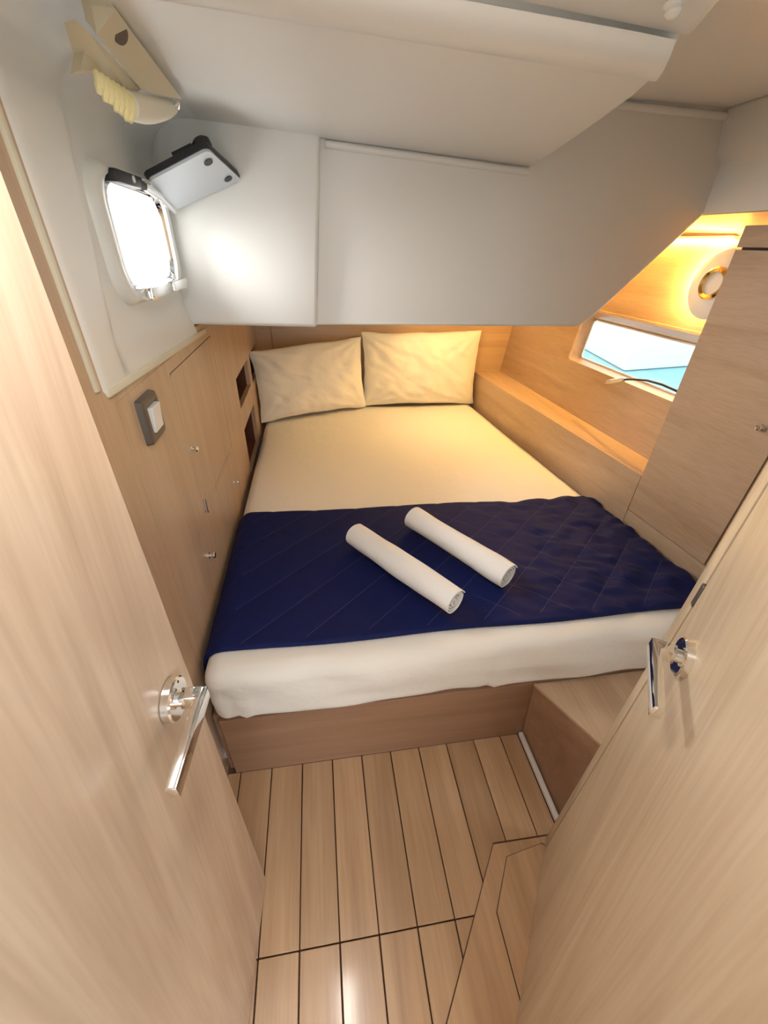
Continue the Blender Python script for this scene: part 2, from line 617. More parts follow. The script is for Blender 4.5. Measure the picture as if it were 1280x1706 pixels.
# ---------------- upper right white liner
ul = prism([(1.302, 0.2, 1.602), (1.300, 0.2, 1.735), (1.268, 0.2, 1.757), (1.252, 0.2, 1.862), (1.42, 0.2, 1.90), (1.42, 0.2, 1.66)], (0, 1.35, 0))
bev(ul, 0.008, 2)
struct(obj('wall_upper_right', ul, M['gel'], None, 50), 'white ledge liner above the tall cabinet')
corner = prism([(1.20, 1.50, 1.60), (1.235, 1.50, 1.86), (1.34, 1.44, 1.86), (1.34, 1.44, 1.60)], (0, 0.06, 0), 0.01, 2)
corner.free()

# ---------------- upper left liner with porthole


def prof(s):  # s 0..1 -> (x, z) along the section
    pts = [(-0.415, 1.268), (-0.392, 1.258), (-0.380, 1.262), (-0.376, 1.275), (-0.376, 1.33)]
    for k in range(1, 18):
        pts.append((-0.376, 1.33 + 0.0201 * k))
    for k in range(1, 13):
        a = math.radians(90 * k / 12)
        pts.append((-0.376 + 0.08 * (1 - math.cos(a)), 1.6717 + 0.08 * math.sin(a)))
    pts.append((-0.20, 1.7515))
    return pts


PR = prof(0)
ys = [0.775, 0.778, 0.784, 0.793, 0.805] + [0.82 + 0.0165 * k for k in range(42)]
bm = new()
rows_ = []
for i, y in enumerate(ys):
    row = []
    for j, (x, z) in enumerate(PR):
        ridge = 0.90 + (z - 1.33) * 0.22
        rec = -0.022 * sst(ridge - 0.012, ridge + 0.03, y) * sst(1.268, 1.31, z)
        edge = -0.045 * (1 - math.sin(math.acos(max(0, min(1, (0.805 - y) / 0.03)))))
        up = 0.03 * (1 - math.sin(math.acos(max(0, min(1, (0.805 - y) / 0.03))))) if j < 5 else 0
        if j > 22:
            tt = (j - 22) / 12.0
            rec = rec * (1 - tt)
            edge_x, edge_z = edge * (1 - tt), -edge * min(1, tt)
        else:
            edge_x, edge_z = edge, 0
        low = -0.030 * (1 - sst(1.27, 1.36, z)) * (0.4 + (y - 0.82) * 1.1)
        row.append(bm.verts.new((x + rec + edge_x, y, z + edge_z + up + low)))
    rows_.append(row)
HOLE = (1.085, 1.440, 1.392, 1.583)
for a, b in zip(rows_, rows_[1:]):
    for j in range(len(PR) - 1):
        c = (a[j].co + b[j + 1].co) / 2
        if HOLE[0] < c.y < HOLE[1] and HOLE[2] < c.z < HOLE[3] and c.x < -0.35:
            continue
        bm.faces.new((a[j], b[j], b[j + 1], a[j + 1]))
bmesh.ops.recalc_face_normals(bm, faces=bm.faces[:])
lin = struct(obj('wall_upper_left', bm, M['gel'], None, 60), 'white moulded liner around the open porthole')
obj('edge_trim', box(XL - 0.02, XL + 0.006, 0.764, 0.777, 1.272, 1.86, 0.003), M['gel_rim'], lin)
obj('edge_trim', prism([(XL - 0.02, 0.80, 1.252), (XL + 0.006, 0.80, 1.252), (XL + 0.006, 1.60, 1.222), (XL - 0.02, 1.60, 1.222)], (0, 0, 0.016), 0.003), M['gel_rim'], lin)
# outer deck house skin around the porthole so that daylight only comes through it
obj('outer_skin', panel_holes((0.70, 2.95), (1.20, 1.95), [(1.06, 2.0, 1.375, 1.64)], lambda u, v: (-0.445, u, v), (-0.006, 0, 0)), M['gel'], lin)
obj('outer_skin', panel_holes((-1.2, 0.72), (0.0, 1.95), [], lambda u, v: (-0.435, u, v), (-0.02, 0, 0)), M['gel'], lin)

win1 = sthing('window_1', 'small open porthole in the white liner with daylight outside', (XL, 1.26, 1.37))


def pl(y0, y1, z0, z1, x, r):
    return [(x, a, b) for a, b in rrect(y0, y1, z0, z1, r, 8)]


XP = -0.398
obj('outer_rim', loft([pl(1.005, 1.475, 1.368, 1.620, XP - 0.004, 0.075), pl(1.010, 1.472, 1.371, 1.617, XP + 0.012, 0.073), pl(1.024, 1.462, 1.380, 1.610, XP + 0.020, 0.068),
                       pl(1.050, 1.450, 1.392, 1.600, XP + 0.016, 0.06), pl(1.062, 1.445, 1.397, 1.595, XP + 0.0, 0.055), pl(1.062, 1.445, 1.397, 1.595, XP - 0.004, 0.055)]), M['gel'], win1, 50)
obj('frame', loft([pl(1.058, 1.454, 1.394, 1.598, XP + 0.002, 0.055), pl(1.066, 1.452, 1.398, 1.594, XP + 0.008, 0.052), pl(1.082, 1.447, 1.404, 1.586, XP + 0.008, 0.045),
                   pl(1.090, 1.444, 1.408, 1.580, XP + 0.001, 0.04), pl(1.092, 1.443, 1.409, 1.579, XP - 0.003, 0.04), pl(1.056, 1.455, 1.393, 1.599, XP - 0.006, 0.055)], closed=True), M['chrome'], win1, 40)
for ya, yb in ((1.085, 1.245), (1.262, 1.400)):
    o = obj('latch', obox((XP + 0.026, (ya + yb) / 2, 1.391), (1, 0, 0), (0, 1, 0), (0, 0, 1), 0.022, (yb - ya) / 2, 0.013, 0.006, 2), M['chrome'], win1)
# top hinge
hg = obj('hinge', obox((XP + 0.02, 1.175, 1.597), (1, 0, 0), (0, 1, 0), (0, 0, 1), 0.012, 0.075, 0.011, 0.003), M['black'], win1)
obj('hinge_barrel', tube([(XP + 0.036, 1.235, 1.592), (XP + 0.036, 1.335, 1.582)], 0.009, 12), M['chrome'], hg)
obj('rivet', lathe((XP + 0.031, 1.19, 1.599), (1, 0, 0), [(0, 0.007), (0.003, 0.006), (0.004, 0)], 12), M['white_plastic'], hg)
# swung-in pane
A_, D_, B_, C_ = V(-0.36, 1.270, 1.602), V(-0.36, 1.464, 1.559), V(-0.218, 1.284, 1.666), V(-0.177, 1.480, 1.632)
pu = (D_ - A_)
pv = (B_ - A_)
pn = pu.cross(pv).normalized()
if pn.z < 0:
    pn = -pn


def pp(u, v, h=0.0):
    q0 = A_.lerp(D_, u)
    q1 = B_.lerp(C_, u)
    return q0.lerp(q1, v) + pn * h


pane = obj('pane', prism([pp(a, b, 0.0) for a, b in rrect(0, 1, 0, 1, 0.09, 5)], pn * 0.006), M['pane_white'], win1)
obj('pane_rim', prism([pp(a, b, 0.0062) for a, b in rrect(-0.02, 1.02, -0.02, 1.02, 0.1, 5)], pn * 0.012), M['black'], pane)
for u, v in ((0.22, 0.86), (0.80, 0.88)):
    c = pp(u, v, -0.0005)
    uu, vv = pu.normalized(), pv.normalized()
    obj('bolt_hole', prism([c + uu * 0.014 * math.cos(q) + vv * 0.011 * math.sin(q) for q in [2 * math.pi * k / 14 for k in range(14)]], -pn * 0.0012), M['black'], pane)
obj('dog_knob', lathe(pp(0.16, 0.90, 0.017), pn, [(0, 0.012), (0.004, 0.022), (0.016, 0.022), (0.022, 0.015), (0.024, 0)], 16), M['black'], pane)
obj('dog_lever', prism([pp(0.05, 0.48, 0.018), pp(0.16, 0.52, 0.018), pp(0.20, 0.80, 0.018), pp(0.06, 0.80, 0.018)], pn * 0.014, 0.002), M['black'], pane)
obj('pane_hinge', tube([pp(0.02, -0.03, 0.0), pp(0.98, -0.03, 0.0)], 0.008, 12), M['chrome'], pane)

# ================================================================== DOORS


def lever_handle(door, ros, n, back):
    """rosette at ros on the door face, n outward normal, back = direction of the lever"""
    ros, n, back = Vector(ros), Vector(n).normalized(), Vector(back).normalized()
    up = V(0, 0, 1)
    h = obj('handle', lathe(ros, n, [(0, 0.0305), (0.010, 0.0305), (0.0125, 0.0285), (0.0125, 0.0)], 36), M['chrome'], door)
    obj('neck', lathe(ros + n * 0.012, n, [(0, 0.0105), (0.010, 0.0105), (0.010, 0.0085), (0.018, 0.0085)], 20), M['chrome'], h)
    e = ros + n * 0.0
    obj('neck_bar', obox(ros + n * 0.030, n, back, up, 0.014, 0.0095, 0.0120, 0.0015, 2), M['chrome'], h)
    obj('lever', obox(ros + n * 0.044 + back * 0.056, n, back, up, 0.0070, 0.0655, 0.0118, 0.002, 2), M['chrome'], h)
    obj('set_screw', lathe(ros + n * 0.0125 + up * 0.021 - back * 0.012, n, [(0, 0.002), (0.0005, 0.002), (0.0005, 0)], 10), M['black'], h)
    return h


# left door
d1a, d1b = V(-0.229, 0.442, 0.004), V(-0.268, -0.16, 0.004)
dd = (d1b - d1a).normalized()
n1 = V(-dd.y, dd.x, 0)
if n1.x < 0:
    n1 = -n1
L1 = (d1b - d1a).length
door1 = sthing('door_1', 'oak veneer cabin door standing open on the left with chrome lever', tuple(d1a))
leaf = prism([d1a, d1b, d1b - n1 * 0.036, d1a - n1 * 0.036], (0, 0, 1.715))
bev(leaf, 0.0015, 1)
obj('leaf', leaf, M['oak_door'], door1)
lever_handle(door1, (-0.232, 0.376, 0.961), n1, dd)

# right door
d2a, d2b = V(0.573, 0.392, 0.0075), V(0.245, -0.061, 0.0075)
dd2 = (d2b - d2a).normalized()
n2 = V(-0.81, 0.586, 0)
n2 = (n2 - dd2 * n2.dot(dd2)).normalized()
door2 = sthing('door_2', 'pale oak cabin door standing open on the right with rebated edge', tuple(d2a))
leaf = prism([d2a, d2b, d2b - n2 * 0.020, d2a - n2 * 0.020], (0, 0, 1.68))
bev(leaf, 0.001, 1)
lf = obj('leaf', leaf, M['oak_door2'], door2)
e0 = d2a - n2 * 0.001 - dd2 * 0.010
lip = prism([e0 - dd2 * 0.033, e0 - dd2 * 0.0, e0 - n2 * 0.030, e0 - dd2 * 0.033 - n2 * 0.030], (0, 0, 1.68))
bev(lip, 0.002, 2)
obj('edge_strip', lip, M['oak_door2'], door2)
obj('edge_groove', prism([d2a - n2 * 0.006 - dd2 * 0.0004, d2a - n2 * 0.006 - dd2 * 0.0098, d2a - n2 * 0.019 - dd2 * 0.0098, d2a - n2 * 0.019 - dd2 * 0.0004], (0, 0, 1.67)), M['joint'], door2)
lever_handle(door2, (0.527, 0.328, 0.983), n2, dd2)
obj('latch_bolt', obox(d2a - n2 * 0.002 - dd2 * 0.006 + V(0, 0, 1.035), n2, dd2, (0, 0, 1), 0.004, 0.006, 0.022, 0.001, 1), M['switch_grey'], door2)

# bulkhead beside the doorway (behind the doors)
wf = struct(obj('wall_front', box(0.275, 1.45, -0.11, -0.075, 0.0, 1.95), M['oak_z']), 'oak bulkhead beside the doorway')

# ================================================================== BED
bed = thing('bed', 'low built-in oak bed frame carrying the double mattress', 'bed', (0.45, 1.8, 0.0))
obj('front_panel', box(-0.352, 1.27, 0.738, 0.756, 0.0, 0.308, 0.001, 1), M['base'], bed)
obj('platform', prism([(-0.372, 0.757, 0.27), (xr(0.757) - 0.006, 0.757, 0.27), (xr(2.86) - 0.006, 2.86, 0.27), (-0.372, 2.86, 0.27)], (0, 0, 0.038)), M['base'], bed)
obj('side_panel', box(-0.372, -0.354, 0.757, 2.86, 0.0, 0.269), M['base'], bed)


def seg_axis(a, b, r, n):
    e = [0, 0.12 * r, 0.3 * r, 0.55 * r, 0.8 * r, r]
    mid = [a + r + (b - a - 2 * r) * k / n for k in range(1, n)]
    return [a + q for q in e] + mid + [b - q for q in e[::-1]]


def rounded_box_mesh(x0, x1, y0, y1, z0, z1, r, nx, ny, nz):
    X, Y, Z = seg_axis(x0, x1, r, nx), seg_axis(y0, y1, r, ny), seg_axis(z0, z1, r, nz)
    bm = new()
    cache = {}

    def vt(x, y, z):
        k = (round(x, 5), round(y, 5), round(z, 5))
        if k not in cache:
            p = V(x, y, z)
            q = V(min(max(x, x0 + r), x1 - r), min(max(y, y0 + r), y1 - r), min(max(z, z0 + r), z1 - r))
            d = p - q
            if d.length > 1e-7:
                p = q + d.normalized() * r
            cache[k] = bm.verts.new(p)
        return cache[k]

    def quads(P, Q, f):
        for a, b in zip(P, P[1:]):
            for c, d in zip(Q, Q[1:]):
                try:
                    bm.faces.new((f(a, c), f(b, c), f(b, d), f(a, d)))
                except ValueError:
                    pass
    quads(X, Y, lambda a, b: vt(a, b, z1))
    quads(X, Y, lambda a, b: vt(a, b, z0))
    quads(X, Z, lambda a, b: vt(a, y0, b))
    quads(X, Z, lambda a, b: vt(a, y1, b))
    quads(Y, Z, lambda a, b: vt(x0, a, b))
    quads(Y, Z, lambda a, b: vt(x1, a, b))
    return bm


bm = rounded_box_mesh(-0.360, 1.20, 0.722, 2.86, 0.309, ZT, 0.048, 70, 60, 8)
for v in bm.verts:
    x, y, z = v.co
    s = (xr(y) - 0.022 + 0.360) / 1.56
    v.co.x = -0.360 + (x + 0.360) * s
    if z > 0.33:
        w1 = noise.noise(V(x * 2.2, y * 2.2, z * 3)) * 0.004 + noise.noise(V(x * 6, y * 3.0, z * 7)) * 0.0022
        v.co.z += w1 if z > 0.5 else 0
    if y < 0.76:
        # soft creases along the front
        fx = noise.noise(V(x * 7.0 + z * 4, 3.1, z * 6)) * 0.009 + noise.noise(V(x * 2.5, 7.7, z * 2)) * 0.006 + noise.noise(V(x * 3 + z * 9, 5.7, z * 16 - x * 2)) * 0.006
        v.co.y += fx
        v.co.y -= 0.006 * math.sin((z - 0.31) / 0.22 * math.pi)
        if z < 0.335:
            v.co.z += noise.noise(V(x * 5.0, 1.3, 0)) * 0.006 + 0.002
    # two tucked folds at the left corner
    if y < 0.76 and z < 0.47:
        for fx0 in (-0.285, 0.43):
            d = (x - fx0 - (0.47 - z) * 0.12)
            v.co.y -= 0.007 * math.exp(-(d / 0.012) ** 2) - 0.006 * math.exp(-((d + 0.025) / 0.02) ** 2)
mt = tag(obj('mattress', bm, M['sheet'], None, 80), 'thick double mattress in a white fitted sheet filling the berth', 'mattress')

# ---- navy quilted blanket
NX, NY = 210, 96
n1q, n2q = V(-0.669, 0.743, 0), V(0.669, 0.743, 0)
PITCH = 0.12


def qd(x, y, n, off):
    t = (x * n.x + y * n.y - off) / PITCH
    return abs(t - round(t)) * PITCH


RM, RB = 0.048, 0.058          # mattress edge radius and blanket radius above it


def relief(x, y):
    da, db = qd(x, y, n1q, 0.782), qd(x, y, n2q, 0.15)
    puff = 0.0055 * (1 - math.exp(-da / 0.014)) * (0.55 + 0.45 * (1 - math.exp(-db / 0.014)) * (0.4 + 0.6 * sst(0.4, 0.9, x)))
    wr = sst(0.40, 0.95, x)
    wv = wr * (0.015 * noise.noise(V(x * 9 - y * 6, y * 16 + x * 5, 2)) + 0.009 * noise.noise(V(x * 14 - y * 5, y * 30 + x * 8, 5))) + 0.003 * noise.noise(V(x * 4, y * 4, 9))
    return max(puff + wv + 0.006, 0.0)


def blanket_at(a, y, h):
    """a: arc position across the bed; h: height above the mattress skin"""
    xl0, xr0 = -0.360 + RM, xr(y) - 0.022 - RM
    R_ = RM + h
    if a < xl0:
        d = xl0 - a
        q = d / RB
        if q < math.pi / 2:
            return V(max(xl0 - R_ * math.sin(q), XL + 0.003), y, ZT - RM + R_ * math.cos(q))
        return V(max(xl0 - R_, XL + 0.003), y, ZT - RM - (d - RB * math.pi / 2))
    if a > xr0:
        d = a - xr0
        q = d / RB
        if q < math.pi / 2:
            return V(min(xr0 + R_ * math.sin(q), xr(y) - 0.003), y, ZT - RM + R_ * math.cos(q))
        return V(min(xr0 + R_, xr(y) - 0.003), y, ZT - RM - (d - RB * math.pi / 2))
    return V(a, y, ZT + h)


def blanket_pt(x, y):
    return ZT + 0.008 + relief(x, y)


def blanket_xy(u, v):
    # v 0 front .. 1 back
    yf = 0.800 - 0.012 * u + 0.004 * math.sin(u * 17)
    yb = 1.500 - 0.03 * u + 0.005 * math.sin(u * 13 + 1) + 0.012 * math.exp(-((u - 0.93) / 0.08) ** 2)
    if u < 0.05:
        yb -= 0.030 * (1 - u / 0.05)
        yf -= 0.012 * (1 - u / 0.05)
    y = yf + (yb - yf) * v
    xl = -0.360 + RM - RB * 1.57 - 0.015 - 0.05 * (1 - v)
    xr_ = xr(y) - 0.022 - RM + RB * 1.3
    return xl + (xr_ - xl) * u, y


bm = new()
gr = [[None] * (NY + 1) for _ in range(NX + 1)]
gb = [[None] * (NY + 1) for _ in range(NX + 1)]
for i in range(NX + 1):
    for j in range(NY + 1):
        x, y = blanket_xy(i / NX, j / NY)
        edge = min(i, NX - i, j, NY - j)
        hh = 0.008 + relief(x, y) * (1 - 0.6 * sst(-0.30, -0.36, x) if x < -0.30 else 1)
        gr[i][j] = bm.verts.new(blanket_at(x, y, hh if edge else hh * 0.8))
        gb[i][j] = bm.verts.new(blanket_at(x, y, 0.0045))
for i in range(NX):
    for j in range(NY):
        bm.faces.new((gr[i][j], gr[i + 1][j], gr[i + 1][j + 1], gr[i][j + 1]))
        bm.faces.new((gb[i][j], gb[i][j + 1], gb[i + 1][j + 1], gb[i + 1][j]))
for i in range(NX):
    for j in (0, NY):
        bm.faces.new((gr[i][j], gr[i + 1][j], gb[i + 1][j], gb[i][j]))
for j in range(NY):
    for i in (0, NX):
        bm.faces.new((gr[i][j], gr[i][j + 1], gb[i][j + 1], gb[i][j]))
blk = tag(obj('blanket', bm, M['navy'], None, 80), 'navy blue quilted blanket with diamond stitching across the foot of the bed', 'blanket')

bm = new()
def stitch_line(n, off, xmin=-0.30):
    d = V(n.y, -n.x, 0)
    base = n * off
    last = None
    s = -3.0
    while s < 3.0:
        p = base + d * s
        ok = xmin < p.x < xr(p.y) - 0.08 and 0.815 < p.y < 1.47 - 0.03 * p.x
        cur = None
        if ok:
            z = blanket_pt(p.x, p.y) + 0.0012
            cur = (bm.verts.new((p.x + n.x * 0.0008, p.y + n.y * 0.0008, z)), bm.verts.new((p.x - n.x * 0.0008, p.y - n.y * 0.0008, z)))
            if last:
                bm.faces.new((last[0], cur[0], cur[1], last[1]))
        last = cur
        s += 0.008
for k in range(-14, 14):
    stitch_line(n1q, 0.782 + PITCH * k)
for k in range(-12, 16):
    stitch_line(n2q, 0.15 + PITCH * k, 0.45)
obj('stitching', bm, M['stitch'], blk)


# ---- pillows
def pillow(label, bl_, br_, height, thick, lean, seed):
    """bl_, br_ : bottom seam corners; leans back by lean radians"""
    bl_, br_ = Vector(bl_), Vector(br_)
    ux = (br_ - bl_)
    wdt = ux.length
    ux.normalize()
    nrm = V(0, 0, 1).cross(ux)          # points to the head wall
    up = (V(0, 0, 1) * math.cos(lean) + nrm * math.sin(lean)).normalized()
    fr_ = ux.cross(up).normalized()      # toward viewer (-nrm side)
    if fr_.y > 0:
        fr_ = -fr_
    c = (bl_ + br_) / 2 + up * height / 2
    n = 44
    bm = new()
    F = [[None] * (n + 1) for _ in range(n + 1)]
    B = [[None] * (n + 1) for _ in range(n + 1)]
    for i in range(n + 1):
        for j in range(n + 1):
            u, v = -1 + 2 * i / n, -1 + 2 * j / n
            x = wdt / 2 * u * (1 - 0.045 * (1 - v * v))
            h = height / 2 * v * (1 - 0.06 * (1 - u * u)) - (0.030 * max(0, -u) * max(0, v) if seed < 2 else 0.012 * max(0, -u) * max(0, v))
            t = thick / 2 * ((1 - abs(u) ** 3.2) ** 0.62) * ((1 - abs(v) ** 3.0) ** 0.62)
            # creases running from the corners and seams
            r = math.hypot(1 - abs(u), 1 - abs(v))
            ang = math.atan2(1 - abs(v), 1 - abs(u) + 1e-6)
            cr = 0.009 * math.exp(-r * 1.3) * math.sin(ang * 14 + seed * 3 + 2 * noise.noise(V(u * 2, v * 2, seed)))
            cr += 0.010 * noise.noise(V(u * 3.2 + seed, v * 1.6 - u, seed * 2)) + 0.007 * noise.noise(V(u * 8 + v * 6, v * 3.5 - u * 2, seed))
            cr *= min(1, 5 * (1 - abs(u))) * min(1, 5 * (1 - abs(v)))
            wob = 0.006 * noise.noise(V(u * 3, v * 3, seed + 5))
            base = c + ux * (x + wob) + up * (h + wob)
            if i in (0, n) or j in (0, n):
                F[i][j] = B[i][j] = bm.verts.new(base)
            else:
                F[i][j] = bm.verts.new(base + fr_ * (t + cr))
                B[i][j] = bm.verts.new(base - fr_ * (t * 0.8))
    for i in range(n):
        for j in range(n):
            bm.faces.new((F[i][j], F[i + 1][j], F[i + 1][j + 1], F[i][j + 1]))
            bm.faces.new((B[i][j], B[i][j + 1], B[i + 1][j + 1], B[i + 1][j]))
    return tag(obj('pillow', bm, M['pillow'], None, 80), label, 'pillow', 'pillows at the head of the bed')


pillow('white pillow leaning askew at the head beside the wall niches', (-0.372, 2.535, 0.540), (0.310, 2.775, 0.545), 0.445, 0.135, 0.17, 1.0)
pillow('white pillow standing upright at the head beside the oak shelf', (0.285, 2.802, 0.539), (1.090, 2.795, 0.539), 0.490, 0.125, 0.07, 2.3)


# ---- rolled towels
def towel(label, a, b, r, seed):
    a, b = Vector(a), Vector(b)
    ax = (b - a)
    Lg = ax.length
    ax.normalize()
    up = V(0, 0, 1)
    sd = ax.cross(up).normalized()
    turns = 4.3
    ns, nl = 110, 22
    bm = new()

    def ringpt(k, thick):
        f = k / ns
        ang = 2 * math.pi * turns * f + 0.9
        rad = 0.006 + (r - 0.006) * f ** 0.8 - thick
        return ang, max(rad, 0.002)
    outer, inner = [], []
    for i in range(nl + 1):
        s = i / nl
        bulge = 1 - 0.035 * math.sin(s * 7 + seed) + 0.03 * noise.noise(V(s * 5, seed, 0))
        ro, ri = [], []
        for k in range(ns + 1):
            f = k / ns
            shift = 0.008 * noise.noise(V(f * 3, seed, 4)) * (1 if i in (0, nl) else 0) + (0.012 * (1 - f) * (0.4 if i == 0 else -0.9) if i in (0, nl) else 0)
            for th, lst in ((0, ro), (0.0042, ri)):
                ang, rad = ringpt(k, th)
                rad *= bulge * (1 + 0.05 * noise.noise(V(math.cos(ang) * 2, math.sin(ang) * 2, s * 5 + seed)))
                q = a + ax * (Lg * s + shift) + (sd * math.cos(ang) + up * math.sin(ang) * 0.94) * rad
                lst.append(bm.verts.new(q))
        outer.append(ro)
        inner.append(ri)
    for i in range(nl):
        for k in range(ns):
            bm.faces.new((outer[i][k], outer[i + 1][k], outer[i + 1][k + 1], outer[i][k + 1]))
            bm.faces.new((inner[i][k], inner[i][k + 1], inner[i + 1][k + 1], inner[i + 1][k]))
        for k in (0, ns):
            bm.faces.new((outer[i][k], inner[i][k], inner[i + 1][k], outer[i + 1][k]))
    for i in (0, nl):
        for k in range(ns):
            bm.faces.new((outer[i][k], outer[i][k + 1], inner[i][k + 1], inner[i][k]))
    return tag(obj('towel', bm, M['towel'], None, 60), label, 'towel', 'rolled towels on the blanket')


towel('rolled white towel on the navy blanket, nearer the left wall', (0.095, 1.222, 0.6010), (0.367, 0.843, 0.6010), 0.047, 1.0)
towel('rolled white towel on the navy blanket, nearer the right cabinet', (0.331, 1.307, 0.6010), (0.572, 0.933, 0.6010), 0.0465, 5.0)

# ================================================================== RIGHT SIDE FURNITURE
# side shelf
sh = thing('side_shelf', 'long oak shelf ledge beside the bed below the window', 'shelf', (1.3, 2.1, 0.0))
ya, yb = 1.296, YH - 0.004
obj('front_panel', prism([(xr(ya), ya, 0.0), (xr(yb), yb, 0.0), (xr(yb) + 0.018, yb, 0.0), (xr(ya) + 0.018, ya, 0.0)], (0, 0, 0.7425)), M['oak_y'], sh)
obj('top_board', prism([(xr(ya) + 0.0185, ya, 0.725), (xr(yb) + 0.0185, yb, 0.725), (xh(yb, 0.743) - 0.002, yb, 0.725), (xh(ya, 0.743) - 0.002, ya, 0.725)], (0, 0, 0.018)), M['oak_y'], sh)

# tall cabinet
cb = thing('tall_cabinet', 'tall oak cabinet beside the bed on the right', 'cabinet', (1.35, 0.9, 0.0))


def front(y0, y1, z0, z1, th, name, m, parent, off=0.0, bevel=0.001):
    return obj(name, prism([(xr(y0) + off, y0, z0), (xr(y1) + off, y1, z0), (xr(y1) + off + th, y1, z0), (xr(y0) + off + th, y0, z0)], (0, 0, z1 - z0), bevel, 1), m, parent)


front(0.30, 1.2945, 0.0, 1.5655, 0.10, 'body', M['joint'], cb, 0.0195)
cd = front(0.9275, 1.2945, 0.586, 1.508, 0.018, 'door', M['oak_y'], cb)
knob((xr(0.978) - 0.0005, 0.978, 1.072), (-1, -0.09, 0), 0.010, cd)
front(0.9275, 1.2945, 1.5145, 1.568, 0.018, 'top_rail', M['oak_y'], cb)
front(0.30, 1.2945, 0.0, 0.5825, 0.018, 'bottom_rail', M['oak_y'], cb)
front(0.30, 0.9225, 0.586, 1.568, 0.018, 'near_panel', M['oak_y'], cb)
obj('side_panel', prism([(xr(1.294) + 0.12, 1.276, 0.0), (1.47, 1.276, 0.0), (1.47, 1.2945, 0.0), (xr(1.294) + 0.12, 1.2945, 0.0)], (0, 0, 1.54)), M['oak_z'], cb)

# step / seat box in the corner
st = thing('side_step', 'low oak step box between the bed and the pale door', 'step', (0.9, 0.6, 0.0))
bm = new()
bot = [(0.662, 0.736, 0.0), (0.662, 0.44, 0.0), (0.95, 0.30, 0.0), (1.27, 0.30, 0.0), (1.27, 0.736, 0.0)]
top = [(0.638, 0.736, 0.296), (0.785, 0.44, 0.296), (0.95, 0.30, 0.296), (1.27, 0.30, 0.296), (1.27, 0.736, 0.296)]
a = [bm.verts.new(p) for p in bot]
b = [bm.verts.new(p) for p in top]
bm.faces.new(a[::-1]); bm.faces.new(b)
for i in range(5):
    bm.faces.new((a[i], a[(i + 1) % 5], b[(i + 1) % 5], b[i]))
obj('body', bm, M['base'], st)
obj('top_board', prism([(x - (0.004 if i < 2 else 0), y, 0.2965) for i, (x, y, z) in enumerate(top)], (0, 0, 0.0115), 0.001, 1), M['oak_y'], st)

# ================================================================== SMALL THINGS
# light switch
sw = thing('light_switch', 'grey framed light switch with white rocker on the left wall', 'switch', (XL, 0.945, 1.115))
fr = loft([[(XL, a, b) for a, b in rrect(0.897, 0.995, 1.112, 1.212, 0.008, 4)], [(XL + 0.012, a, b) for a, b in rrect(0.899, 0.993, 1.114, 1.210, 0.008, 4)],
           [(XL + 0.016, a, b) for a, b in rrect(0.906, 0.986, 1.121, 1.203, 0.006, 4)], [(XL + 0.014, a, b) for a, b in rrect(0.920, 0.974, 1.133, 1.192, 0.004, 4)],
           [(XL + 0.006, a, b) for a, b in rrect(0.921, 0.973, 1.134, 1.191, 0.004, 4)], [(XL, a, b) for a, b in rrect(0.921, 0.973, 1.134, 1.191, 0.004, 4)]], closed=True)
obj('frame', fr, M['switch_grey'], sw)
obj('rocker', prism([(XL + 0.001, 0.922, 1.135), (XL + 0.019, 0.922, 1.135), (XL + 0.021, 0.922, 1.163), (XL + 0.024, 0.922, 1.190), (XL + 0.001, 0.922, 1.190)], (0, 0.050, 0), 0.001, 1), M['white_plastic'], sw)

# round warm lamp on the hull lining
yl, zl = 1.468, 1.400
lc = V(xh(yl, zl), yl, zl)
ln = V(-1, -0.0607, 0.115).normalized()
lamp = thing('wall_lamp', 'round white lamp with brass centre glowing on the hull lining', 'lamp', tuple(lc))
obj('shade', lathe(lc + ln * 0.040, ln, [(0.0, 0.112), (0.010, 0.113), (0.020, 0.104), (0.026, 0.080), (0.029, 0.0), (0.026, 0.0), (0.022, 0.078), (0.015, 0.100), (0.003, 0.107)], 40), M['white_plastic'], lamp, 50)
obj('stem', lathe(lc + ln * 0.001, ln, [(0.0, 0.03), (0.006, 0.03), (0.008, 0.012), (0.064, 0.012)], 20), M['brass'], lamp)
obj('brass_ring', lathe(lc + ln * 0.0665, ln, [(0.0, 0.052), (0.012, 0.052), (0.018, 0.045), (0.012, 0.036), (0.0, 0.036)], 32), M['brass'], lamp)
obj('glass', tube([lc + ln * 0.024 + V(0, 0.045 * math.cos(q), 0.045 * math.sin(q)) for q in [2 * math.pi * k / 20 for k in range(21)]], 0.006, 8), M['bulb'], lamp)
pt = bpy.data.lights.new('wall_lamp_glow', 'POINT')
pt.energy = LAMP_WARM
pt.color = (1.0, 0.60, 0.16)
pt.shadow_soft_size = 0.012
po = bpy.data.objects.new('wall_lamp_glow', pt)
COL.objects.link(po)
po.parent = lamp
po.location = ln * 0.034 + V(0, 0.098, 0.01)

# LED strip under the soffit
led = thing('strip_light', 'slim warm strip light below the soffit above the window', 'light', (1.46, 1.6, 1.53))
obj('housing', prism([(xh(1.525, 1.547) - 0.003, 1.525, 1.548), (xh(2.75, 1.547) - 0.003, 2.75, 1.548), (xh(2.75, 1.547) - 0.020, 2.75, 1.550), (xh(1.525, 1.547) - 0.020, 1.525, 1.550)], (0, 0, -0.008)), M['white_plastic'], led)
obj('diffuser', prism([(xh(1.53, 1.54) - 0.003, 1.53, 1.5395), (xh(2.74, 1.54) - 0.003, 2.74, 1.5395), (xh(2.74, 1.54) - 0.017, 2.74, 1.5395), (xh(1.53, 1.54) - 0.017, 1.53, 1.5395)], (0, 0, -0.006)), M['led'], led)

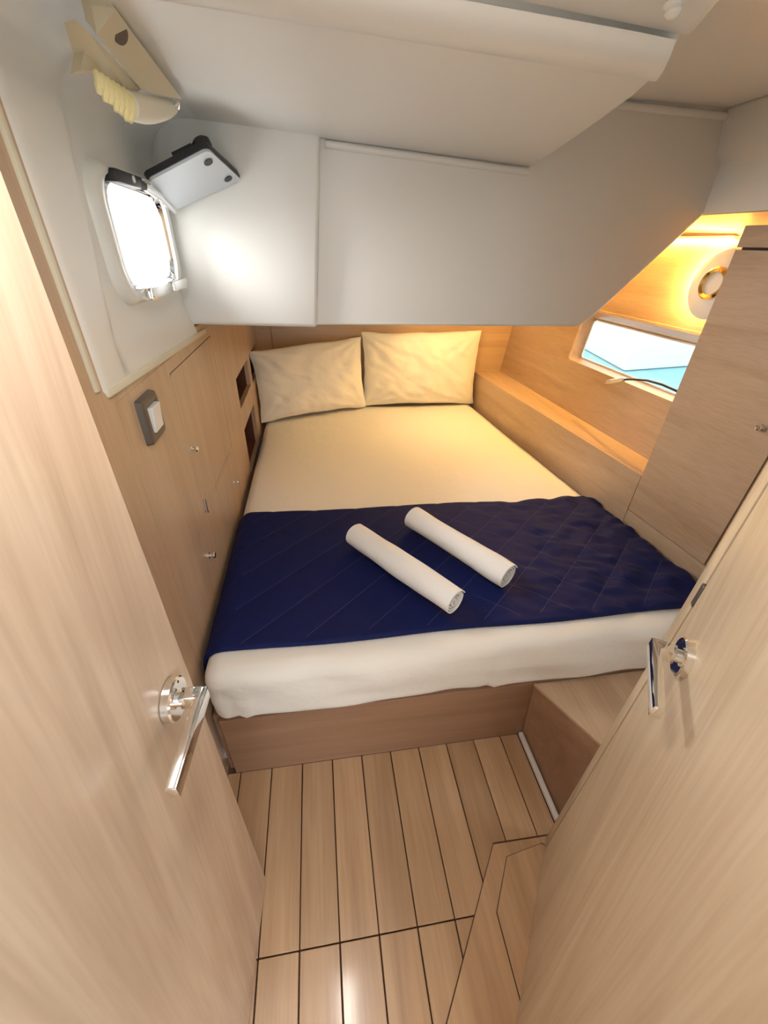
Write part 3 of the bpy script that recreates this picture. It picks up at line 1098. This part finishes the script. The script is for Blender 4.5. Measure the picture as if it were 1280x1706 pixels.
# reading lamp on flexible neck
rl = thing('reading_lamp', 'small silver reading lamp on a black flexible neck before the window', 'lamp', (1.40, 1.2945, 1.02))
pth = [(1.385, 1.300, 1.020), (1.365, 1.340, 1.040), (1.35, 1.395, 1.053), (1.347, 1.47, 1.055), (1.346, 1.552, 1.048), (1.347, 1.63, 1.031), (1.35, 1.691, 1.014)]
obj('neck', tube(pth, 0.0045, 10), M['black'], rl)
obj('head', lathe((1.349, 1.686, 1.016), V(0.0, 0.111, -0.047), [(0, 0.006), (0.004, 0.011), (0.02, 0.012), (0.024, 0.011), (0.028, 0.012), (0.115, 0.012), (0.118, 0.010), (0.112, 0.009), (0.112, 0)], 18), M['satin'], rl)
obj('mount', lathe((1.385, 1.2955, 1.02), (0, 1, 0), [(0, 0.02), (0.006, 0.02), (0.008, 0.008), (0.012, 0.006)], 16), M['black'], rl)

# unseen downlight, added under the overhead moulding to warm and brighten the pillows
bl_ = thing('berth_downlight', 'unseen warm downlight added under the white moulding above the pillows', 'light', (0.74, 2.42, 1.257))
obj('ring', lathe((0.74, 2.42, 1.2565), (0, 0, -1), [(0, 0.045), (0.006, 0.045), (0.010, 0.036), (0.006, 0.034), (0.004, 0.0)], 28), M['chrome'], bl_)
ld_ = bpy.data.lights.new('berth_downlight_glow', 'AREA')
ld_.shape = 'DISK'
ld_.size = 0.075
ld_.energy = BERTH
ld_.color = (1.0, 0.67, 0.28)
lo = bpy.data.objects.new('berth_downlight_glow', ld_)
COL.objects.link(lo)
lo.parent = bl_
lo.location = (0, 0, -0.014)

# ceiling lamp over the doorway (its reflection shows in the floor)
cl = thing('ceiling_lamp', 'slim white ceiling lamp over the cabin doorway', 'lamp', (-0.045, 0.34, 1.745))
obj('housing', box(-0.075, -0.015, 0.20, 0.50, 1.722, 1.748, 0.004), M['white_plastic'], cl)
obj('diffuser', box(-0.066, -0.024, 0.21, 0.49, 1.716, 1.7215, 0.002, 1), M['ceil_led'], cl)
ca = bpy.data.lights.new('ceiling_lamp_glow', 'AREA')
ca.shape = 'RECTANGLE'
ca.size, ca.size_y = 0.04, 0.27
ca.energy = CEIL
ca.color = (1.0, 0.95, 0.89)
co = bpy.data.objects.new('ceiling_lamp_glow', ca)
COL.objects.link(co)
co.parent = cl
co.location = (0, 0.01, -0.032)

# catch on the near ceiling panel
hc = thing('ceiling_catch', 'small white oval catch on the ceiling near the doorway', 'catch', (0.405, 0.625, 1.722))
obj('catch_body', lathe((0.405, 0.625, 1.728), (0.1, -0.2, -1), [(0, 0.010), (0.003, 0.010), (0.006, 0.007), (0.010, 0.008), (0.014, 0.005), (0.016, 0)], 18), M['white_plastic'], hc)

# cream folded blind stowed in the corner above the porthole
fb = thing('folded_blind', 'cream folded blind with yellow pleats stowed above the porthole', 'blind', (-0.27, 1.0, 1.65))
BK = 0.865


def bk(p):
    return V(p[0] * BK, p[1] * BK, 1.5 + (p[2] - 1.5) * BK)


plate = [(-0.3, 0.972, 1.781), (-0.27, 0.983, 1.784), (-0.27, 1.038, 1.779), (-0.28, 1.397, 1.769), (-0.295, 1.287, 1.751), (-0.305, 1.167, 1.734), (-0.305, 0.984, 1.755)]


def thick_poly(pts, vec, m, name, parent, bevel=0.002):
    bm = new()
    a = [bm.verts.new(p) for p in pts]
    b = [bm.verts.new(Vector(p) + Vector(vec)) for p in pts]
    n = len(a)
    bm.faces.new(a[::-1]); bm.faces.new(b)
    for i in range(n):
        bm.faces.new((a[i], a[(i + 1) % n], b[(i + 1) % n], b[i]))
    bmesh.ops.triangulate(bm, faces=[f for f in bm.faces if len(f.verts) > 4])
    return obj(name, bm, m, parent)


pl_ = [bk(p) for p in plate]
board = thick_poly(pl_, (-0.010, 0, 0.012), M['cream'], 'mount_board', fb)
obj('bolt_hole', lathe(bk((-0.284, 1.030, 1.770)), (0.75, -0.35, -0.55), [(-0.004, 0.012), (0, 0.012), (0.003, 0.011), (0.003, 0)], 14), M['switch_grey'], board)
flap = [(-0.315, 0.936, 1.756), (-0.31, 0.969, 1.752), (-0.31, 1.186, 1.738), (-0.32, 1.131, 1.718), (-0.33, 1.045, 1.729), (-0.335, 0.962, 1.709), (-0.33, 0.984, 1.736)]
thick_poly([bk(p) for p in flap], (-0.014, 0, -0.004), M['cream'], 'lower_board', fb)
# pleats
P0, P1 = bk((-0.325, 0.985, 1.716)), bk((-0.306, 1.090, 1.712))
Q0, Q1 = bk((-0.326, 0.980, 1.690)), bk((-0.300, 1.045, 1.664))
for k in range(7):
    f = (k + 0.5) / 7
    a = P0.lerp(P1, f)
    b = Q0.lerp(Q1, f)
    dn = (b - a)
    obj('pleat', tube([a, a + dn * 0.3 + V(0.004, -0.002, 0), a + dn * 0.7 + V(0.003, -0.003, 0), b + V(0, 0, -0.003 * (k % 2))], 0.007, 8, [0.004, 0.0062, 0.0060, 0.003]), M['yellow_pleat'], fb)
obj('roll', tube([bk(q) for q in [(-0.312, 1.075, 1.694), (-0.312, 1.16, 1.706), (-0.313, 1.241, 1.720), (-0.315, 1.35, 1.742), (-0.317, 1.45, 1.764)]], 0.02, 14, [0.018, 0.020, 0.019, 0.017, 0.012]), M['cream_light'], fb)
obj('hook', tube([bk(q) for q in [(-0.30, 1.40, 1.755), (-0.295, 1.42, 1.768), (-0.297, 1.44, 1.772), (-0.302, 1.45, 1.762)]], 0.003, 8), M['chrome'], fb)

# outside: water and a neighbouring hull seen through the long window
sea = bump_noise(mat('turquoise_water', (0.20, 0.48, 0.55), 0.3), 1.2, 0.3, 0.1)
so = obj('sea', box(1.9, 60, -40, 60, -0.9, -0.6), sea)
tag(so, 'turquoise water outside the hull window', 'water')
so['kind'] = 'stuff'
nb = prism([(6.2, 7.85, 2.4), (16, 9.6, 2.4), (16, 20, 2.4), (8.2, 20, 2.4)], (0, 0, -2.995), 0.05, 2)
tag(obj('neighbour_hull', nb, M['gel'], None), 'white hull of a boat moored outside the window', 'boat')
